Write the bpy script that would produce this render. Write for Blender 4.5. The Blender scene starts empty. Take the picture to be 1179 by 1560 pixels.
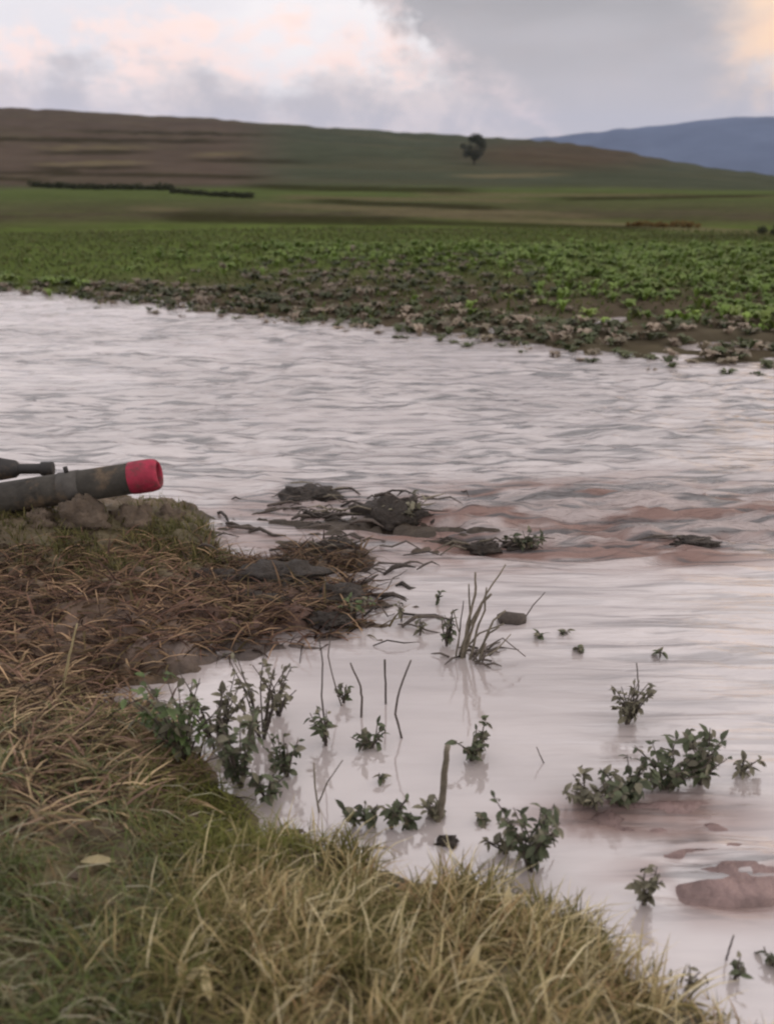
import bpy, math, random
import numpy as np
from mathutils import Vector, Matrix, Euler

R = math.radians
rng = np.random.default_rng(7)
random.seed(7)
S = bpy.context.scene
COL = S.collection

# ------------------------------------------------------------------ camera
CAM_H = 1.8            # eye height above the flood water (z = 0)
F = 1250.0             # focal length in photo pixels (photo 1179 x 1560)
PITCH = R(22.2)
CX, CY = 589.5, 780.0
cam_d = bpy.data.cameras.new('camera')
cam = bpy.data.objects.new('camera', cam_d); COL.objects.link(cam)
cam.location = (0, 0, CAM_H)
cam.rotation_euler = (math.pi/2 - PITCH, 0, 0)
cam_d.sensor_fit = 'VERTICAL'; cam_d.sensor_height = 24.0
cam_d.lens = 24.0 * F / 1560.0
cam_d.clip_start = 0.05; cam_d.clip_end = 30000
cam_d.dof.use_dof = True
cam_d.dof.focus_distance = 3.6
cam_d.dof.aperture_fstop = 1.2
S.camera = cam

# ------------------------------------------------------------------ render / exposure
S.view_settings.view_transform = 'Standard'
S.view_settings.look = 'None'
S.view_settings.exposure = 0.0
S.view_settings.gamma = 1.0
S.view_settings.use_curve_mapping = False
S.render.engine = 'CYCLES'
S.cycles.use_denoising = True
S.cycles.max_bounces = 6
S.cycles.volume_bounces = 0
S.cycles.filter_width = 2.2

# ------------------------------------------------------------------ sun and sky (evening, broken cloud)
SUN_AZ, SUN_EL = R(70), R(16)       # azimuth measured from +Y (view direction) towards +X
sun_d = bpy.data.lights.new('sun', 'SUN')
sun_d.energy = 0.8; sun_d.angle = R(35); sun_d.color = (1.0, 0.93, 0.87)
sun = bpy.data.objects.new('sun', sun_d); COL.objects.link(sun)
sdir = Vector((math.sin(SUN_AZ)*math.cos(SUN_EL), math.cos(SUN_AZ)*math.cos(SUN_EL), math.sin(SUN_EL)))
sun.rotation_euler = (-sdir).to_track_quat('-Z', 'Y').to_euler()
sun.location = (20, 20, 30)

W = bpy.data.worlds.new('World'); S.world = W; W.use_nodes = True
nt = W.node_tree; nt.nodes.clear()
def N(tree, typ, **kw):
    n = tree.nodes.new(typ)
    for k, v in kw.items(): setattr(n, k, v)
    return n
def mathn(tree, op, a, b=None, c=None, clamp=False):
    n = tree.nodes.new('ShaderNodeMath'); n.operation = op; n.use_clamp = clamp
    for i, v in enumerate((a, b, c)):
        if v is None: continue
        if isinstance(v, (int, float)): n.inputs[i].default_value = v
        else: tree.links.new(v, n.inputs[i])
    return n.outputs[0]
def mixc(tree, fac, a, b, blend='MIX'):
    n = tree.nodes.new('ShaderNodeMix'); n.data_type = 'RGBA'; n.blend_type = blend
    for sock, v in ((n.inputs[0], fac), (n.inputs[6], a), (n.inputs[7], b)):
        if isinstance(v, (int, float)): sock.default_value = v
        elif isinstance(v, (tuple, list)): sock.default_value = (*v[:3], 1)
        else: tree.links.new(v, sock)
    return n.outputs[2]
def smooth(tree, x, lo, hi):
    n = tree.nodes.new('ShaderNodeMapRange'); n.interpolation_type = 'SMOOTHSTEP'
    n.inputs[1].default_value = lo; n.inputs[2].default_value = hi
    tree.links.new(x, n.inputs[0]); return n.outputs[0]
def world():
    L = nt.links.new
    tc = N(nt, 'ShaderNodeTexCoord')
    nrm = N(nt, 'ShaderNodeVectorMath', operation='NORMALIZE'); L(tc.outputs['Generated'], nrm.inputs[0])
    d = nrm.outputs[0]
    sep = N(nt, 'ShaderNodeSeparateXYZ'); L(d, sep.inputs[0])
    az = mathn(nt, 'ARCTAN2', sep.outputs[0], sep.outputs[1])
    el = mathn(nt, 'ARCSINE', sep.outputs[2])
    def noise(scale, detail, stretch=(1, 1, 2.0), rough=.55, off=(0, 0, 0)):
        mp = N(nt, 'ShaderNodeMapping'); mp.inputs['Scale'].default_value = stretch; mp.inputs['Location'].default_value = off
        L(d, mp.inputs[0])
        n = N(nt, 'ShaderNodeTexNoise'); n.inputs['Scale'].default_value = scale
        n.inputs['Detail'].default_value = detail; n.inputs['Roughness'].default_value = rough
        L(mp.outputs[0], n.inputs['Vector']); return n.outputs[0]
    sky = N(nt, 'ShaderNodeTexSky', sky_type='NISHITA'); sky.sun_disc = False
    sky.sun_elevation = SUN_EL; sky.sun_rotation = SUN_AZ; sky.dust_density = 3.0
    skyc = mixc(nt, 1.0, sky.outputs[0], (.1, .1, .1), 'MULTIPLY')
    # thin bright overcast with soft structure over the whole dome
    n1 = noise(2.2, 5, (1, 1, 2.6)); n2 = noise(11.0, 6, (1, 1, 2.0), .6, (3, 1, 5)); n3 = noise(17.0, 7, (1, 1, 1.25), .62, (7, 2, 1))
    n4 = noise(5.0, 4, (1, 1, 4.0), .5, (1, 8, 2))
    veil = mixc(nt, smooth(nt, n1, .34, .62), (1.0, .93, .90), (.82, .77, .78))
    c = mixc(nt, .88, skyc, veil)
    # low grey banks along the horizon with warm lit rims
    e2 = mathn(nt, 'ADD', el, mathn(nt, 'MULTIPLY', mathn(nt, 'SUBTRACT', n2, .5), .20))
    e2 = mathn(nt, 'ADD', e2, mathn(nt, 'MULTIPLY', mathn(nt, 'SUBTRACT', n4, .5), .10))
    bank = smooth(nt, e2, .135, .075)
    rim = mathn(nt, 'MULTIPLY', smooth(nt, e2, .165, .125), smooth(nt, e2, .085, .115))
    rim = mathn(nt, 'MULTIPLY', rim, smooth(nt, n3, .38, .62))
    c = mixc(nt, mathn(nt, 'MULTIPLY', rim, .8), c, (1.0, .74, .64))
    c = mixc(nt, mathn(nt, 'MULTIPLY', bank, .85), c, mixc(nt, smooth(nt, n3, .35, .65), (.48, .43, .425), (.70, .585, .54)))
    # one tall grey rain cloud standing ahead, a bulging left edge and a soft right edge
    elc = mathn(nt, 'MINIMUM', el, .30)
    a2 = mathn(nt, 'ADD', az, mathn(nt, 'MULTIPLY', elc, 1.37))
    a2 = mathn(nt, 'ADD', a2, mathn(nt, 'MULTIPLY', mathn(nt, 'SUBTRACT', n3, .5), .16))
    a2 = mathn(nt, 'ADD', a2, mathn(nt, 'MULTIPLY', mathn(nt, 'SUBTRACT', n2, .5), .10))
    ar = mathn(nt, 'ADD', az, mathn(nt, 'MULTIPLY', mathn(nt, 'SUBTRACT', n2, .5), .12))
    tower = mathn(nt, 'MULTIPLY', smooth(nt, a2, .185, .225), smooth(nt, ar, .47, .30))
    tower = mathn(nt, 'MULTIPLY', tower, smooth(nt, el, 1.0, .35))
    shade = mixc(nt, smooth(nt, el, .03, .19), (.53, .485, .475), (.315, .298, .296))
    shade = mixc(nt, mathn(nt, 'MULTIPLY', smooth(nt, n4, .4, .7), .35), shade, (.50, .465, .47))
    edge = smooth(nt, a2, .29, .20)
    edge = mathn(nt, 'MULTIPLY', edge, smooth(nt, n2, .42, .6))
    shade = mixc(nt, mathn(nt, 'MULTIPLY', edge, .8), shade, (.82, .66, .62))
    c = mixc(nt, mathn(nt, 'MULTIPLY', tower, .95), c, shade)
    lit = mathn(nt, 'MULTIPLY', smooth(nt, ar, .31, .43), smooth(nt, mathn(nt, 'ADD', el, mathn(nt, 'MULTIPLY', mathn(nt, 'SUBTRACT', n3, .5), .15)), .055, .13))
    lit = mathn(nt, 'MULTIPLY', lit, mathn(nt, 'MULTIPLY', smooth(nt, el, .40, .20), smooth(nt, ar, 1.1, .7)))
    c = mixc(nt, mathn(nt, 'MULTIPLY', lit, .95), c, (1.0, .66, .39))
    # warm glow round the sun behind the thin cloud
    dot = N(nt, 'ShaderNodeVectorMath', operation='DOT_PRODUCT'); L(d, dot.inputs[0]); dot.inputs[1].default_value = sdir
    glow = mathn(nt, 'POWER', mathn(nt, 'MAXIMUM', dot.outputs['Value'], 0.0), 14.0)
    glow = mathn(nt, 'MULTIPLY', glow, mathn(nt, 'ADD', mathn(nt, 'MULTIPLY', n2, 1.0), .45))
    c = mixc(nt, mathn(nt, 'MULTIPLY', glow, .45, clamp=True), c, (1.15, .74, .48))
    bg = N(nt, 'ShaderNodeBackground'); L(c, bg.inputs[0]); bg.inputs[1].default_value = 1.3
    out = N(nt, 'ShaderNodeOutputWorld'); L(bg.outputs[0], out.inputs[0])
world()

# ------------------------------------------------------------------ pixel <-> place
FW = np.array([0, math.cos(PITCH), -math.sin(PITCH)])
UP = np.array([0, math.sin(PITCH), math.cos(PITCH)])
RT = np.array([1.0, 0, 0])
EYE = np.array([0, 0, CAM_H])
def ray(px, py):
    return FW*F + RT*(px-CX) - UP*(py-CY)
def at(px, py, z=0.0):                       # point of the level z under a pixel
    d = ray(px, py); t = (z-CAM_H)/d[2]; return EYE + d*t
def aty(px, py, y):                          # point of the upright plane y under a pixel
    d = ray(px, py); return EYE + d*(y/d[1])
def proj(P):
    v = np.asarray(P, float) - EYE
    w = np.maximum(v @ FW, 1e-3)
    return CX + F*(v @ RT)/w, CY - F*(v @ UP)/w

# ------------------------------------------------------------------ numpy noise
def _hash(ix, iy, seed):
    h = (ix.astype(np.int64)*374761393 + iy.astype(np.int64)*668265263 + seed*974634777) & 0x7fffffff
    h = ((h ^ (h >> 13))*1274126177) & 0x7fffffff
    return ((h ^ (h >> 16)) & 0xffff)/65535.0
def vnoise(x, y, seed=0):
    x = np.asarray(x, float); y = np.asarray(y, float)
    ix = np.floor(x); iy = np.floor(y); fx = x-ix; fy = y-iy
    fx = fx*fx*fx*(fx*(fx*6-15)+10); fy = fy*fy*fy*(fy*(fy*6-15)+10)
    a = _hash(ix, iy, seed); b = _hash(ix+1, iy, seed); c = _hash(ix, iy+1, seed); d = _hash(ix+1, iy+1, seed)
    return (a*(1-fx)+b*fx)*(1-fy) + (c*(1-fx)+d*fx)*fy
def fbm(x, y, seed=0, oct=4):
    s = 0; a = .5; t = 0
    for k in range(oct):
        s = s + a*vnoise(x*2**k, y*2**k, seed+k*17); t += a; a *= .5
    return s/t
def sstep(x, lo, hi):
    t = np.clip((np.asarray(x, float)-lo)/(hi-lo), 0, 1); return t*t*(3-2*t)
def blob(px, py, cx, cy, rx, ry, soft=.5):
    d = np.sqrt(((px-cx)/rx)**2 + ((py-cy)/ry)**2); return 1 - sstep(d, 1-soft, 1+soft)

# ------------------------------------------------------------------ object helpers
def tag(o, label=None, cat=None, group=None, kind=None):
    if label: o['label'] = label
    if cat: o['category'] = cat
    if group: o['group'] = group
    if kind: o['kind'] = kind
    return o
def obj(name, me, mat=None, parent=None, loc=None):
    o = bpy.data.objects.new(name, me); COL.objects.link(o)
    if mat is not None and me is not None and not me.materials: me.materials.append(mat)
    if parent is not None: o.parent = parent
    if loc is not None: o.location = loc
    return o
def empty(name, loc):
    o = bpy.data.objects.new(name, None); o.empty_display_size = .05; COL.objects.link(o); o.location = loc; return o
def mesh_quads(name, V, Q, colors=None, smooth_=True):
    me = bpy.data.meshes.new(name)
    V = np.asarray(V, np.float32); Q = np.asarray(Q, np.int32)
    me.vertices.add(len(V)); me.vertices.foreach_set('co', V.ravel())
    k = Q.shape[1]
    me.loops.add(Q.size); me.loops.foreach_set('vertex_index', Q.ravel())
    me.polygons.add(len(Q)); me.polygons.foreach_set('loop_start', np.arange(len(Q), dtype=np.int32)*k)
    me.update(calc_edges=True)
    if smooth_: me.polygons.foreach_set('use_smooth', np.ones(len(Q), bool))
    if colors is not None:
        ca = me.color_attributes.new('Col', 'FLOAT_COLOR', 'POINT')
        C4 = np.ones((len(V), 4), np.float32); C4[:, :3] = colors; ca.data.foreach_set('color', C4.ravel())
    me.validate(); return me
def grid_faces(nu, nv):                       # nu columns (inner index), nv rows
    i = np.arange(nu-1)[None, :]; j = np.arange(nv-1)[:, None]; a = j*nu+i
    return np.stack([a, a+1, a+1+nu, a+nu], -1).reshape(-1, 4)
def scalar_attr(me, name, vals):
    a = me.attributes.new(name, 'FLOAT', 'POINT'); a.data.foreach_set('value', np.asarray(vals, np.float32).ravel())
def lin(r, g, b):
    return tuple((c/255/12.92 if c <= 10 else ((c/255+.055)/1.055)**2.4) for c in (r, g, b))

# ------------------------------------------------------------------ materials
def mat(name, col=None, rough=.8, var=.3, scale=20., bump=0., bscale=40., spec=.3, transl=0., attr=False, objvar=0., sheen=0.):
    m = bpy.data.materials.new(name); m.use_nodes = True; t = m.node_tree; L = t.links.new
    b = t.nodes['Principled BSDF']; b.inputs['Roughness'].default_value = rough
    b.inputs['Specular IOR Level'].default_value = spec
    tc = N(t, 'ShaderNodeTexCoord')
    n = N(t, 'ShaderNodeTexNoise'); n.inputs['Scale'].default_value = scale; n.inputs['Detail'].default_value = 5; n.inputs['Roughness'].default_value = .65
    L(tc.outputs['Object'], n.inputs['Vector'])
    if attr:
        a = N(t, 'ShaderNodeAttribute'); a.attribute_name = 'Col'; base = a.outputs['Color']
    else:
        rgb = N(t, 'ShaderNodeRGB'); rgb.outputs[0].default_value = (*col, 1); base = rgb.outputs[0]
    mr = N(t, 'ShaderNodeMapRange'); L(n.outputs[0], mr.inputs[0])
    mr.inputs[1].default_value = .25; mr.inputs[2].default_value = .75
    mr.inputs[3].default_value = 1-var; mr.inputs[4].default_value = 1+var
    fac = mr.outputs[0]
    if objvar:
        oi = N(t, 'ShaderNodeObjectInfo')
        fac = mathn(t, 'MULTIPLY', fac, mathn(t, 'MULTIPLY_ADD', oi.outputs['Random'], 2*objvar, 1-objvar))
    hv = N(t, 'ShaderNodeHueSaturation'); L(base, hv.inputs['Color']); L(fac, hv.inputs['Value'])
    L(hv.outputs[0], b.inputs['Base Color'])
    if bump:
        n2 = N(t, 'ShaderNodeTexNoise'); n2.inputs['Scale'].default_value = bscale; n2.inputs['Detail'].default_value = 6
        L(tc.outputs['Object'], n2.inputs['Vector'])
        bp = N(t, 'ShaderNodeBump'); bp.inputs['Strength'].default_value = bump; bp.inputs['Distance'].default_value = .02
        L(n2.outputs[0], bp.inputs['Height']); L(bp.outputs[0], b.inputs['Normal'])
    if transl:
        tr = N(t, 'ShaderNodeBsdfTranslucent'); L(hv.outputs[0], tr.inputs[0])
        mx = N(t, 'ShaderNodeMixShader'); mx.inputs[0].default_value = transl
        L(b.outputs[0], mx.inputs[1]); L(tr.outputs[0], mx.inputs[2])
        L(mx.outputs[0], t.nodes['Material Output'].inputs[0])
    return m
M_bank = mat('wet_earth', rough=.62, var=.38, scale=9, bump=.9, bscale=30, spec=.5, attr=True)
M_field = mat('field_soil', rough=.9, var=.22, scale=1.7, bump=.4, bscale=6, spec=.0, attr=True)
M_hill = mat('hill_grass', rough=.95, var=.16, scale=.05, spec=.0, attr=True)
M_mount = mat('haze_tinted_scrub', (.08, .10, .145), rough=.95, var=.35, scale=.004, spec=.05)  # bluish base colour paints in distance haze that the thin volume lacks
M_blade = mat('grass_blade', rough=.7, var=.1, scale=8, transl=.3, attr=True, spec=.2)
M_crop = mat('crop_leaf', rough=.6, var=.2, scale=15, transl=.2, attr=True, objvar=.3, spec=.35)
M_leaf = mat('wet_leaf', lin(82, 88, 66), rough=.6, var=.35, scale=30, transl=.18, objvar=.45, spec=.3)
M_leafmud = mat('mud_coated_leaf', lin(106, 102, 84), rough=.6, var=.35, scale=40, transl=.12, objvar=.4, spec=.35)
M_leafgreen = mat('fresh_leaf', lin(92, 108, 66), rough=.5, var=.3, scale=30, transl=.25, objvar=.35, spec=.4)
M_stalk = mat('dead_stalk', lin(118, 110, 96), rough=.8, var=.4, scale=60, objvar=.3)
M_darkstalk = mat('wet_stalk', lin(84, 76, 70), rough=.65, var=.4, scale=60, objvar=.3)
M_straw = mat('dry_leaf', lin(196, 182, 142), rough=.75, var=.25, scale=40, transl=.25, objvar=.25)
M_clod = mat('wet_mud_clod', lin(58, 51, 45), rough=.6, var=.5, scale=35, bump=1., bscale=60, spec=.4, objvar=.15)
M_pipe = mat('dark_grey_pipe', lin(58, 55, 50), rough=.75, var=.6, scale=9, bump=.5, bscale=30, spec=.35)
M_pipe2 = mat('black_pipe', lin(50, 48, 47), rough=.7, var=.25, scale=14, bump=.15, spec=.4)
M_band = mat('pale_clamp', lin(74, 71, 67), rough=.8, var=.5, scale=16, spec=.4)
M_red = mat('red_collar', lin(150, 38, 62), rough=.7, var=.5, scale=14, bump=.2, spec=.4)
M_redin = mat('red_mouth', lin(110, 22, 40), rough=.7, var=.3, scale=25)
M_stone = mat('grey_stone', lin(98, 86, 74), rough=.85, var=.35, scale=18, bump=.7, bscale=45, objvar=.2)
M_bark = mat('tree_bark', lin(60, 54, 48), rough=.9, var=.3, scale=6)
M_tree = mat('tree_leaf', lin(70, 74, 64), rough=.8, var=.3, scale=3, transl=.15)
M_hedge = mat('hedge_leaf', lin(58, 62, 42), rough=.8, var=.35, scale=5, transl=.15)
M_rust = mat('rusty_dry_grass', lin(118, 96, 58), rough=.85, var=.35, scale=8, transl=.2)

def splash_mud(m, col, lo, hi, scale):
    t = m.node_tree; b = t.nodes['Principled BSDF']; lk = b.inputs['Base Color'].links[0]; src = lk.from_socket
    tc = N(t, 'ShaderNodeTexCoord'); n = N(t, 'ShaderNodeTexNoise'); n.inputs['Scale'].default_value = scale; n.inputs['Detail'].default_value = 8; n.inputs['Roughness'].default_value = .7
    t.links.new(tc.outputs['Object'], n.inputs['Vector'])
    t.links.new(mixc(t, smooth(t, n.outputs[0], lo, hi), src, col), b.inputs['Base Color'])
for m_ in (M_pipe, M_pipe2, M_band): splash_mud(m_, lin(98, 84, 68), .50, .66, 7)
splash_mud(M_red, lin(98, 56, 56), .44, .66, 11)
splash_mud(M_leaf, lin(104, 94, 78), .56, .70, 22)
def water_material():
    m = bpy.data.materials.new('muddy_water'); m.use_nodes = True; t = m.node_tree; L = t.links.new
    b = t.nodes['Principled BSDF']
    tc = N(t, 'ShaderNodeTexCoord')
    a = N(t, 'ShaderNodeAttribute'); a.attribute_name = 'mud'
    ch = N(t, 'ShaderNodeAttribute'); ch.attribute_name = 'chop'
    n = N(t, 'ShaderNodeTexNoise'); n.inputs['Scale'].default_value = 1.4; n.inputs['Detail'].default_value = 6
    mp = N(t, 'ShaderNodeMapping'); mp.inputs['Scale'].default_value = (.45, 1.5, 1); mp.inputs['Rotation'].default_value = (0, 0, R(-6))
    L(tc.outputs['Object'], mp.inputs[0]); L(mp.outputs[0], n.inputs['Vector'])
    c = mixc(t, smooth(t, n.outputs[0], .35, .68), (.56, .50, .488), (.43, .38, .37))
    c = mixc(t, a.outputs['Fac'], c, (.25, .155, .13))
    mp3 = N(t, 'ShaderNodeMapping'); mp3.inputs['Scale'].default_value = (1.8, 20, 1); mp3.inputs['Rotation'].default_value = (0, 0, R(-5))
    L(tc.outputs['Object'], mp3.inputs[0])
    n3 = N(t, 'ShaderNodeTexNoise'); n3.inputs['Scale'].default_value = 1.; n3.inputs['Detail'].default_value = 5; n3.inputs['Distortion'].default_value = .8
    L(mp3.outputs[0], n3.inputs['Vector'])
    c = mixc(t, mathn(t, 'MULTIPLY', smooth(t, n3.outputs[0], .47, .62), mathn(t, 'MULTIPLY', ch.outputs['Fac'], 1.25, clamp=True)), c, (.10, .088, .088))  # dark side of the ripples painted into the colour where water is choppy
    L(c, b.inputs['Base Color'])
    b.inputs['IOR'].default_value = 3.0
    L(mathn(t, 'MULTIPLY_ADD', a.outputs['Fac'], -.40, .5), b.inputs['Specular IOR Level'])
    L(mathn(t, 'MULTIPLY_ADD', ch.outputs['Fac'], .05, mathn(t, 'MULTIPLY_ADD', a.outputs['Fac'], .3, .03)), b.inputs['Roughness'])
    mp2 = N(t, 'ShaderNodeMapping'); mp2.inputs['Scale'].default_value = (4.5, 30, 1); mp2.inputs['Rotation'].default_value = (0, 0, R(-5))
    L(tc.outputs['Object'], mp2.inputs[0])
    n2 = N(t, 'ShaderNodeTexNoise'); n2.inputs['Scale'].default_value = 1.; n2.inputs['Detail'].default_value = 4; n2.inputs['Roughness'].default_value = .55
    n2.inputs['Distortion'].default_value = .6
    L(mp2.outputs[0], n2.inputs['Vector'])
    bp = N(t, 'ShaderNodeBump'); bp.inputs['Distance'].default_value = .02
    L(mathn(t, 'MULTIPLY_ADD', ch.outputs['Fac'], .95, .02), bp.inputs['Strength'])
    L(n2.outputs[0], bp.inputs['Height']); L(bp.outputs[0], b.inputs['Normal'])
    return m
M_water = water_material()

# ------------------------------------------------------------------ far bank, field, hill (one sheet to the horizon)
SH = [(-260, 415), (0, 437), (60, 443), (120, 452), (200, 459), (290, 470), (350, 474), (420, 483), (520, 494), (600, 506), (700, 514), (800, 523), (900, 533), (1000, 541), (1100, 547), (1179, 551), (1400, 566)]
shp = np.array([at(a, b)[:2] for a, b in SH])
xs = np.concatenate([[shp[0, 0]-80], shp[:, 0], [shp[-1, 0]+80]])
ys = np.concatenate([[shp[0, 1]+26], shp[:, 1], [max(shp[-1, 1]-16, 1.0)]])
def shore_y(x):
    return np.interp(x, xs, ys) + (fbm(x*1.3, x*0+3, 5)-.5)*.7 + (fbm(x*5, x*0+9, 6, 2)-.5)*.35
SKY = [(-900, 150), (-400, 152), (0, 163), (200, 175), (330, 181), (400, 187), (600, 200), (700, 206), (760, 210), (830, 214), (880, 220), (940, 229), (1000, 240), (1060, 251), (1110, 259), (1179, 267), (1400, 276), (2200, 280)]
sk_az = np.array([math.atan2(ray(a, b)[0], ray(a, b)[1]) for a, b in SKY])
sk_el = np.array([math.atan2(ray(a, b)[2], math.hypot(*ray(a, b)[:2])) for a, b in SKY])
RC = 430.0
def land_z(x, y):
    x = np.asarray(x, float); y = np.asarray(y, float)
    r = np.hypot(x, y); az = np.arctan2(x, y)
    t = y - shore_y(x)
    z = np.interp(t, [-2.5, -1.0, -.4, 0, .9, 2.2, 6, 16], [-.4, -.2, -.045, .0, .045, .11, .16, .22])
    z = z + sstep(t, -.9, 0)*((fbm(x*1.6, y*2.4, 11)-.5)*.13 + (fbm(x*5, y*6, 13, 3)-.5)*.07*(1-sstep(t, 4, 9)))
    ppx, ppy = proj(np.stack([x.ravel(), y.ravel(), x.ravel()*0+.05], -1))
    pud = np.maximum(blob(ppx, ppy, 965, 486, 90, 9, .5), blob(ppx, ppy, 1110, 522, 70, 6, .5))*sstep(fbm(x.ravel()*3, y.ravel()*3, 15), .25, .42)
    z = z - .2*pud.reshape(np.shape(x))*(r < 20)
    z = z + .45*sstep(r, 30, 85) + (fbm(x*.05, y*.05, 21)-.5)*.8*sstep(r, 50, 120)
    el = np.interp(az, sk_az, sk_el)
    zc = CAM_H + RC*np.tan(el) + (vnoise(az*90, az*0, 3)-.5)*.8
    u = np.clip((r-88)/(RC-88), 0, 1)
    prof = np.where(r < RC, u**1.12, 1 - .25*sstep(r, RC, RC*3.5))
    z = z + (zc-.67)*prof
    z = z + sstep(r, 100, 200)*(1-sstep(r, 330, 430))*(fbm(x*.012, y*.02, 31)-.5)*3.0
    return z
def build_land():
    NA, NR = 420, 420
    az = np.linspace(R(-62), R(62), NA)
    rr = np.concatenate([np.geomspace(4.6, 40, 260), np.geomspace(40.4, 2600, 160)])
    A, Rr = np.meshgrid(az, rr)
    X = Rr*np.sin(A); Y = Rr*np.cos(A); Z = land_z(X, Y)
    P = np.stack([X, Y, Z], -1).reshape(-1, 3)
    px, py = proj(P)
    n = fbm(P[:, 0]*.6, P[:, 1]*.6, 41); nb = fbm(P[:, 0]*.02, P[:, 1]*.05, 43); nm = fbm(P[:, 0]*.15, P[:, 1]*.5, 47)
    r = np.hypot(P[:, 0], P[:, 1])
    def cmix(c, f, col): return c*(1-f[:, None]) + np.array(lin(*col))[None]*f[:, None]
    C = np.tile(np.array(lin(80, 74, 60)), (len(P), 1))
    # muddy flooded margin and greener crop further in
    mud = sstep(n, .40, .60)
    C = cmix(C, mud*.7*(1-sstep(r, 14, 24)), (80, 70, 58))
    C = cmix(C, blob(px, py, 480, 455, 380, 65, .4)*.7, (80, 72, 60))
    C = cmix(C, blob(px, py, 1000, 490, 200, 30, .5)*.4, (100, 92, 78))
    C = cmix(C, sstep(r, 13, 18)*(1-sstep(r, 30, 40)), (84, 96, 52))
    C = cmix(C, sstep(r, 22, 30)*sstep(n, .4, .7)*.6*(1-sstep(r, 40, 60)), (80, 84, 54))
    # hill: green flank, brown fallow on the left, strips
    C = cmix(C, sstep(r, 34, 70), (84, 94, 58))
    hill = sstep(r, 86, 100)
    C = cmix(C, hill, (72, 76, 62))
    C = cmix(C, hill*(1-sstep(px, 330, 470))*.9, (86, 75, 67))
    C = cmix(C, hill*blob(px, py, 860, 236, 150, 20, .6)*.75, (80, 66, 56))
    C = cmix(C, hill*sstep(nb, .45, .7)*.35, (84, 80, 63))
    band = np.zeros(len(P))
    for (x0, y0, x1, y1, hw) in ((560, 322, 1179, 356, 5), (400, 312, 900, 330, 4), (430, 300, 800, 306, 3), (640, 296, 1179, 300, 3), (60, 225, 215, 225, 3), (60, 250, 215, 247, 3), (300, 236, 370, 234, 4), (205, 318, 280, 320, 4), (700, 268, 850, 266, 3)):
        yc = y0 + (y1-y0)*(px-x0)/(x1-x0) + (nm-.5)*6
        band = np.maximum(band, (1-sstep(np.abs(py-yc), hw*.5, hw*1.3))*sstep(px, x0-30, x0+30)*(1-sstep(px, x1-30, x1+40)))
    C = cmix(C, band*.7, (104, 96, 74))
    dk = np.zeros(len(P))
    for (x0, y0, x1, y1, hw) in ((380, 284, 720, 292, 4), (480, 306, 760, 318, 4), (850, 303, 1179, 298, 3), (250, 330, 620, 338, 7), (600, 338, 1000, 350, 4), (980, 360, 1179, 362, 4), (-60, 270, 60, 275, 3), (60, 233, 215, 232, 3), (60, 257, 215, 255, 3), (-60, 262, 400, 270, 3), (-60, 212, 340, 216, 3), (120, 200, 420, 206, 2), (300, 244, 460, 246, 3)):
        yc = y0 + (y1-y0)*(px-x0)/(x1-x0) + (nm-.5)*5
        dk = np.maximum(dk, (1-sstep(np.abs(py-yc), hw*.5, hw*1.5))*sstep(px, x0-40, x0+40)*(1-sstep(px, x1-40, x1+40)))
    C = cmix(C, dk*.75, (46, 44, 30))
    C *= (1-.10*sstep(r, 26, 40) + .10*sstep(r, 84, 100))[:, None]
    C *= (.82 + .36*fbm(P[:, 0]*.25, P[:, 1]*.5, 51))[:, None]
    me = mesh_quads('field', P, grid_faces(NA, NR), C)
    me.materials.append(M_field); me.materials.append(M_hill)
    mi = (rr[:-1, None] > 70).astype(np.int32)*np.ones((1, NA-1), np.int32)
    me.polygons.foreach_set('material_index', mi.ravel())
    return tag(obj('field_ground', me), kind='structure')
build_land()

def build_mountain():
    ridge = [(500, 235), (700, 225), (820, 209), (880, 203), (950, 195), (1040, 186), (1110, 179), (1179, 177), (1300, 174), (1500, 186), (1800, 215), (2300, 250)]
    azs = np.array([math.atan2(ray(a, b)[0], ray(a, b)[1]) for a, b in ridge])
    els = np.array([math.atan2(ray(a, b)[2], math.hypot(*ray(a, b)[:2])) for a, b in ridge])
    NA, NR = 220, 60
    az = np.linspace(R(-14), R(58), NA); rr = np.linspace(3000, 5600, NR)
    A, Rr = np.meshgrid(az, rr); X = Rr*np.sin(A); Y = Rr*np.cos(A)
    zc = CAM_H + 4200*np.tan(np.interp(A, azs, els)) + (fbm(A*60, A*0, 61)-.5)*14
    u = (Rr-3000)/1200; p = np.where(u < 1, sstep(u, -.05, 1.0), 1-.6*sstep(u, 1, 2.2))
    Z = zc*p + (fbm(X*.002, Y*.002, 63)-.5)*70*sstep(u, .05, .5)*(1-sstep(u, .7, 1)) - 4
    P = np.stack([X, Y, Z], -1).reshape(-1, 3)
    tag(obj('mountain', mesh_quads('mountain', P, grid_faces(NA, NR)), M_mount), kind='structure')
build_mountain()

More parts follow.
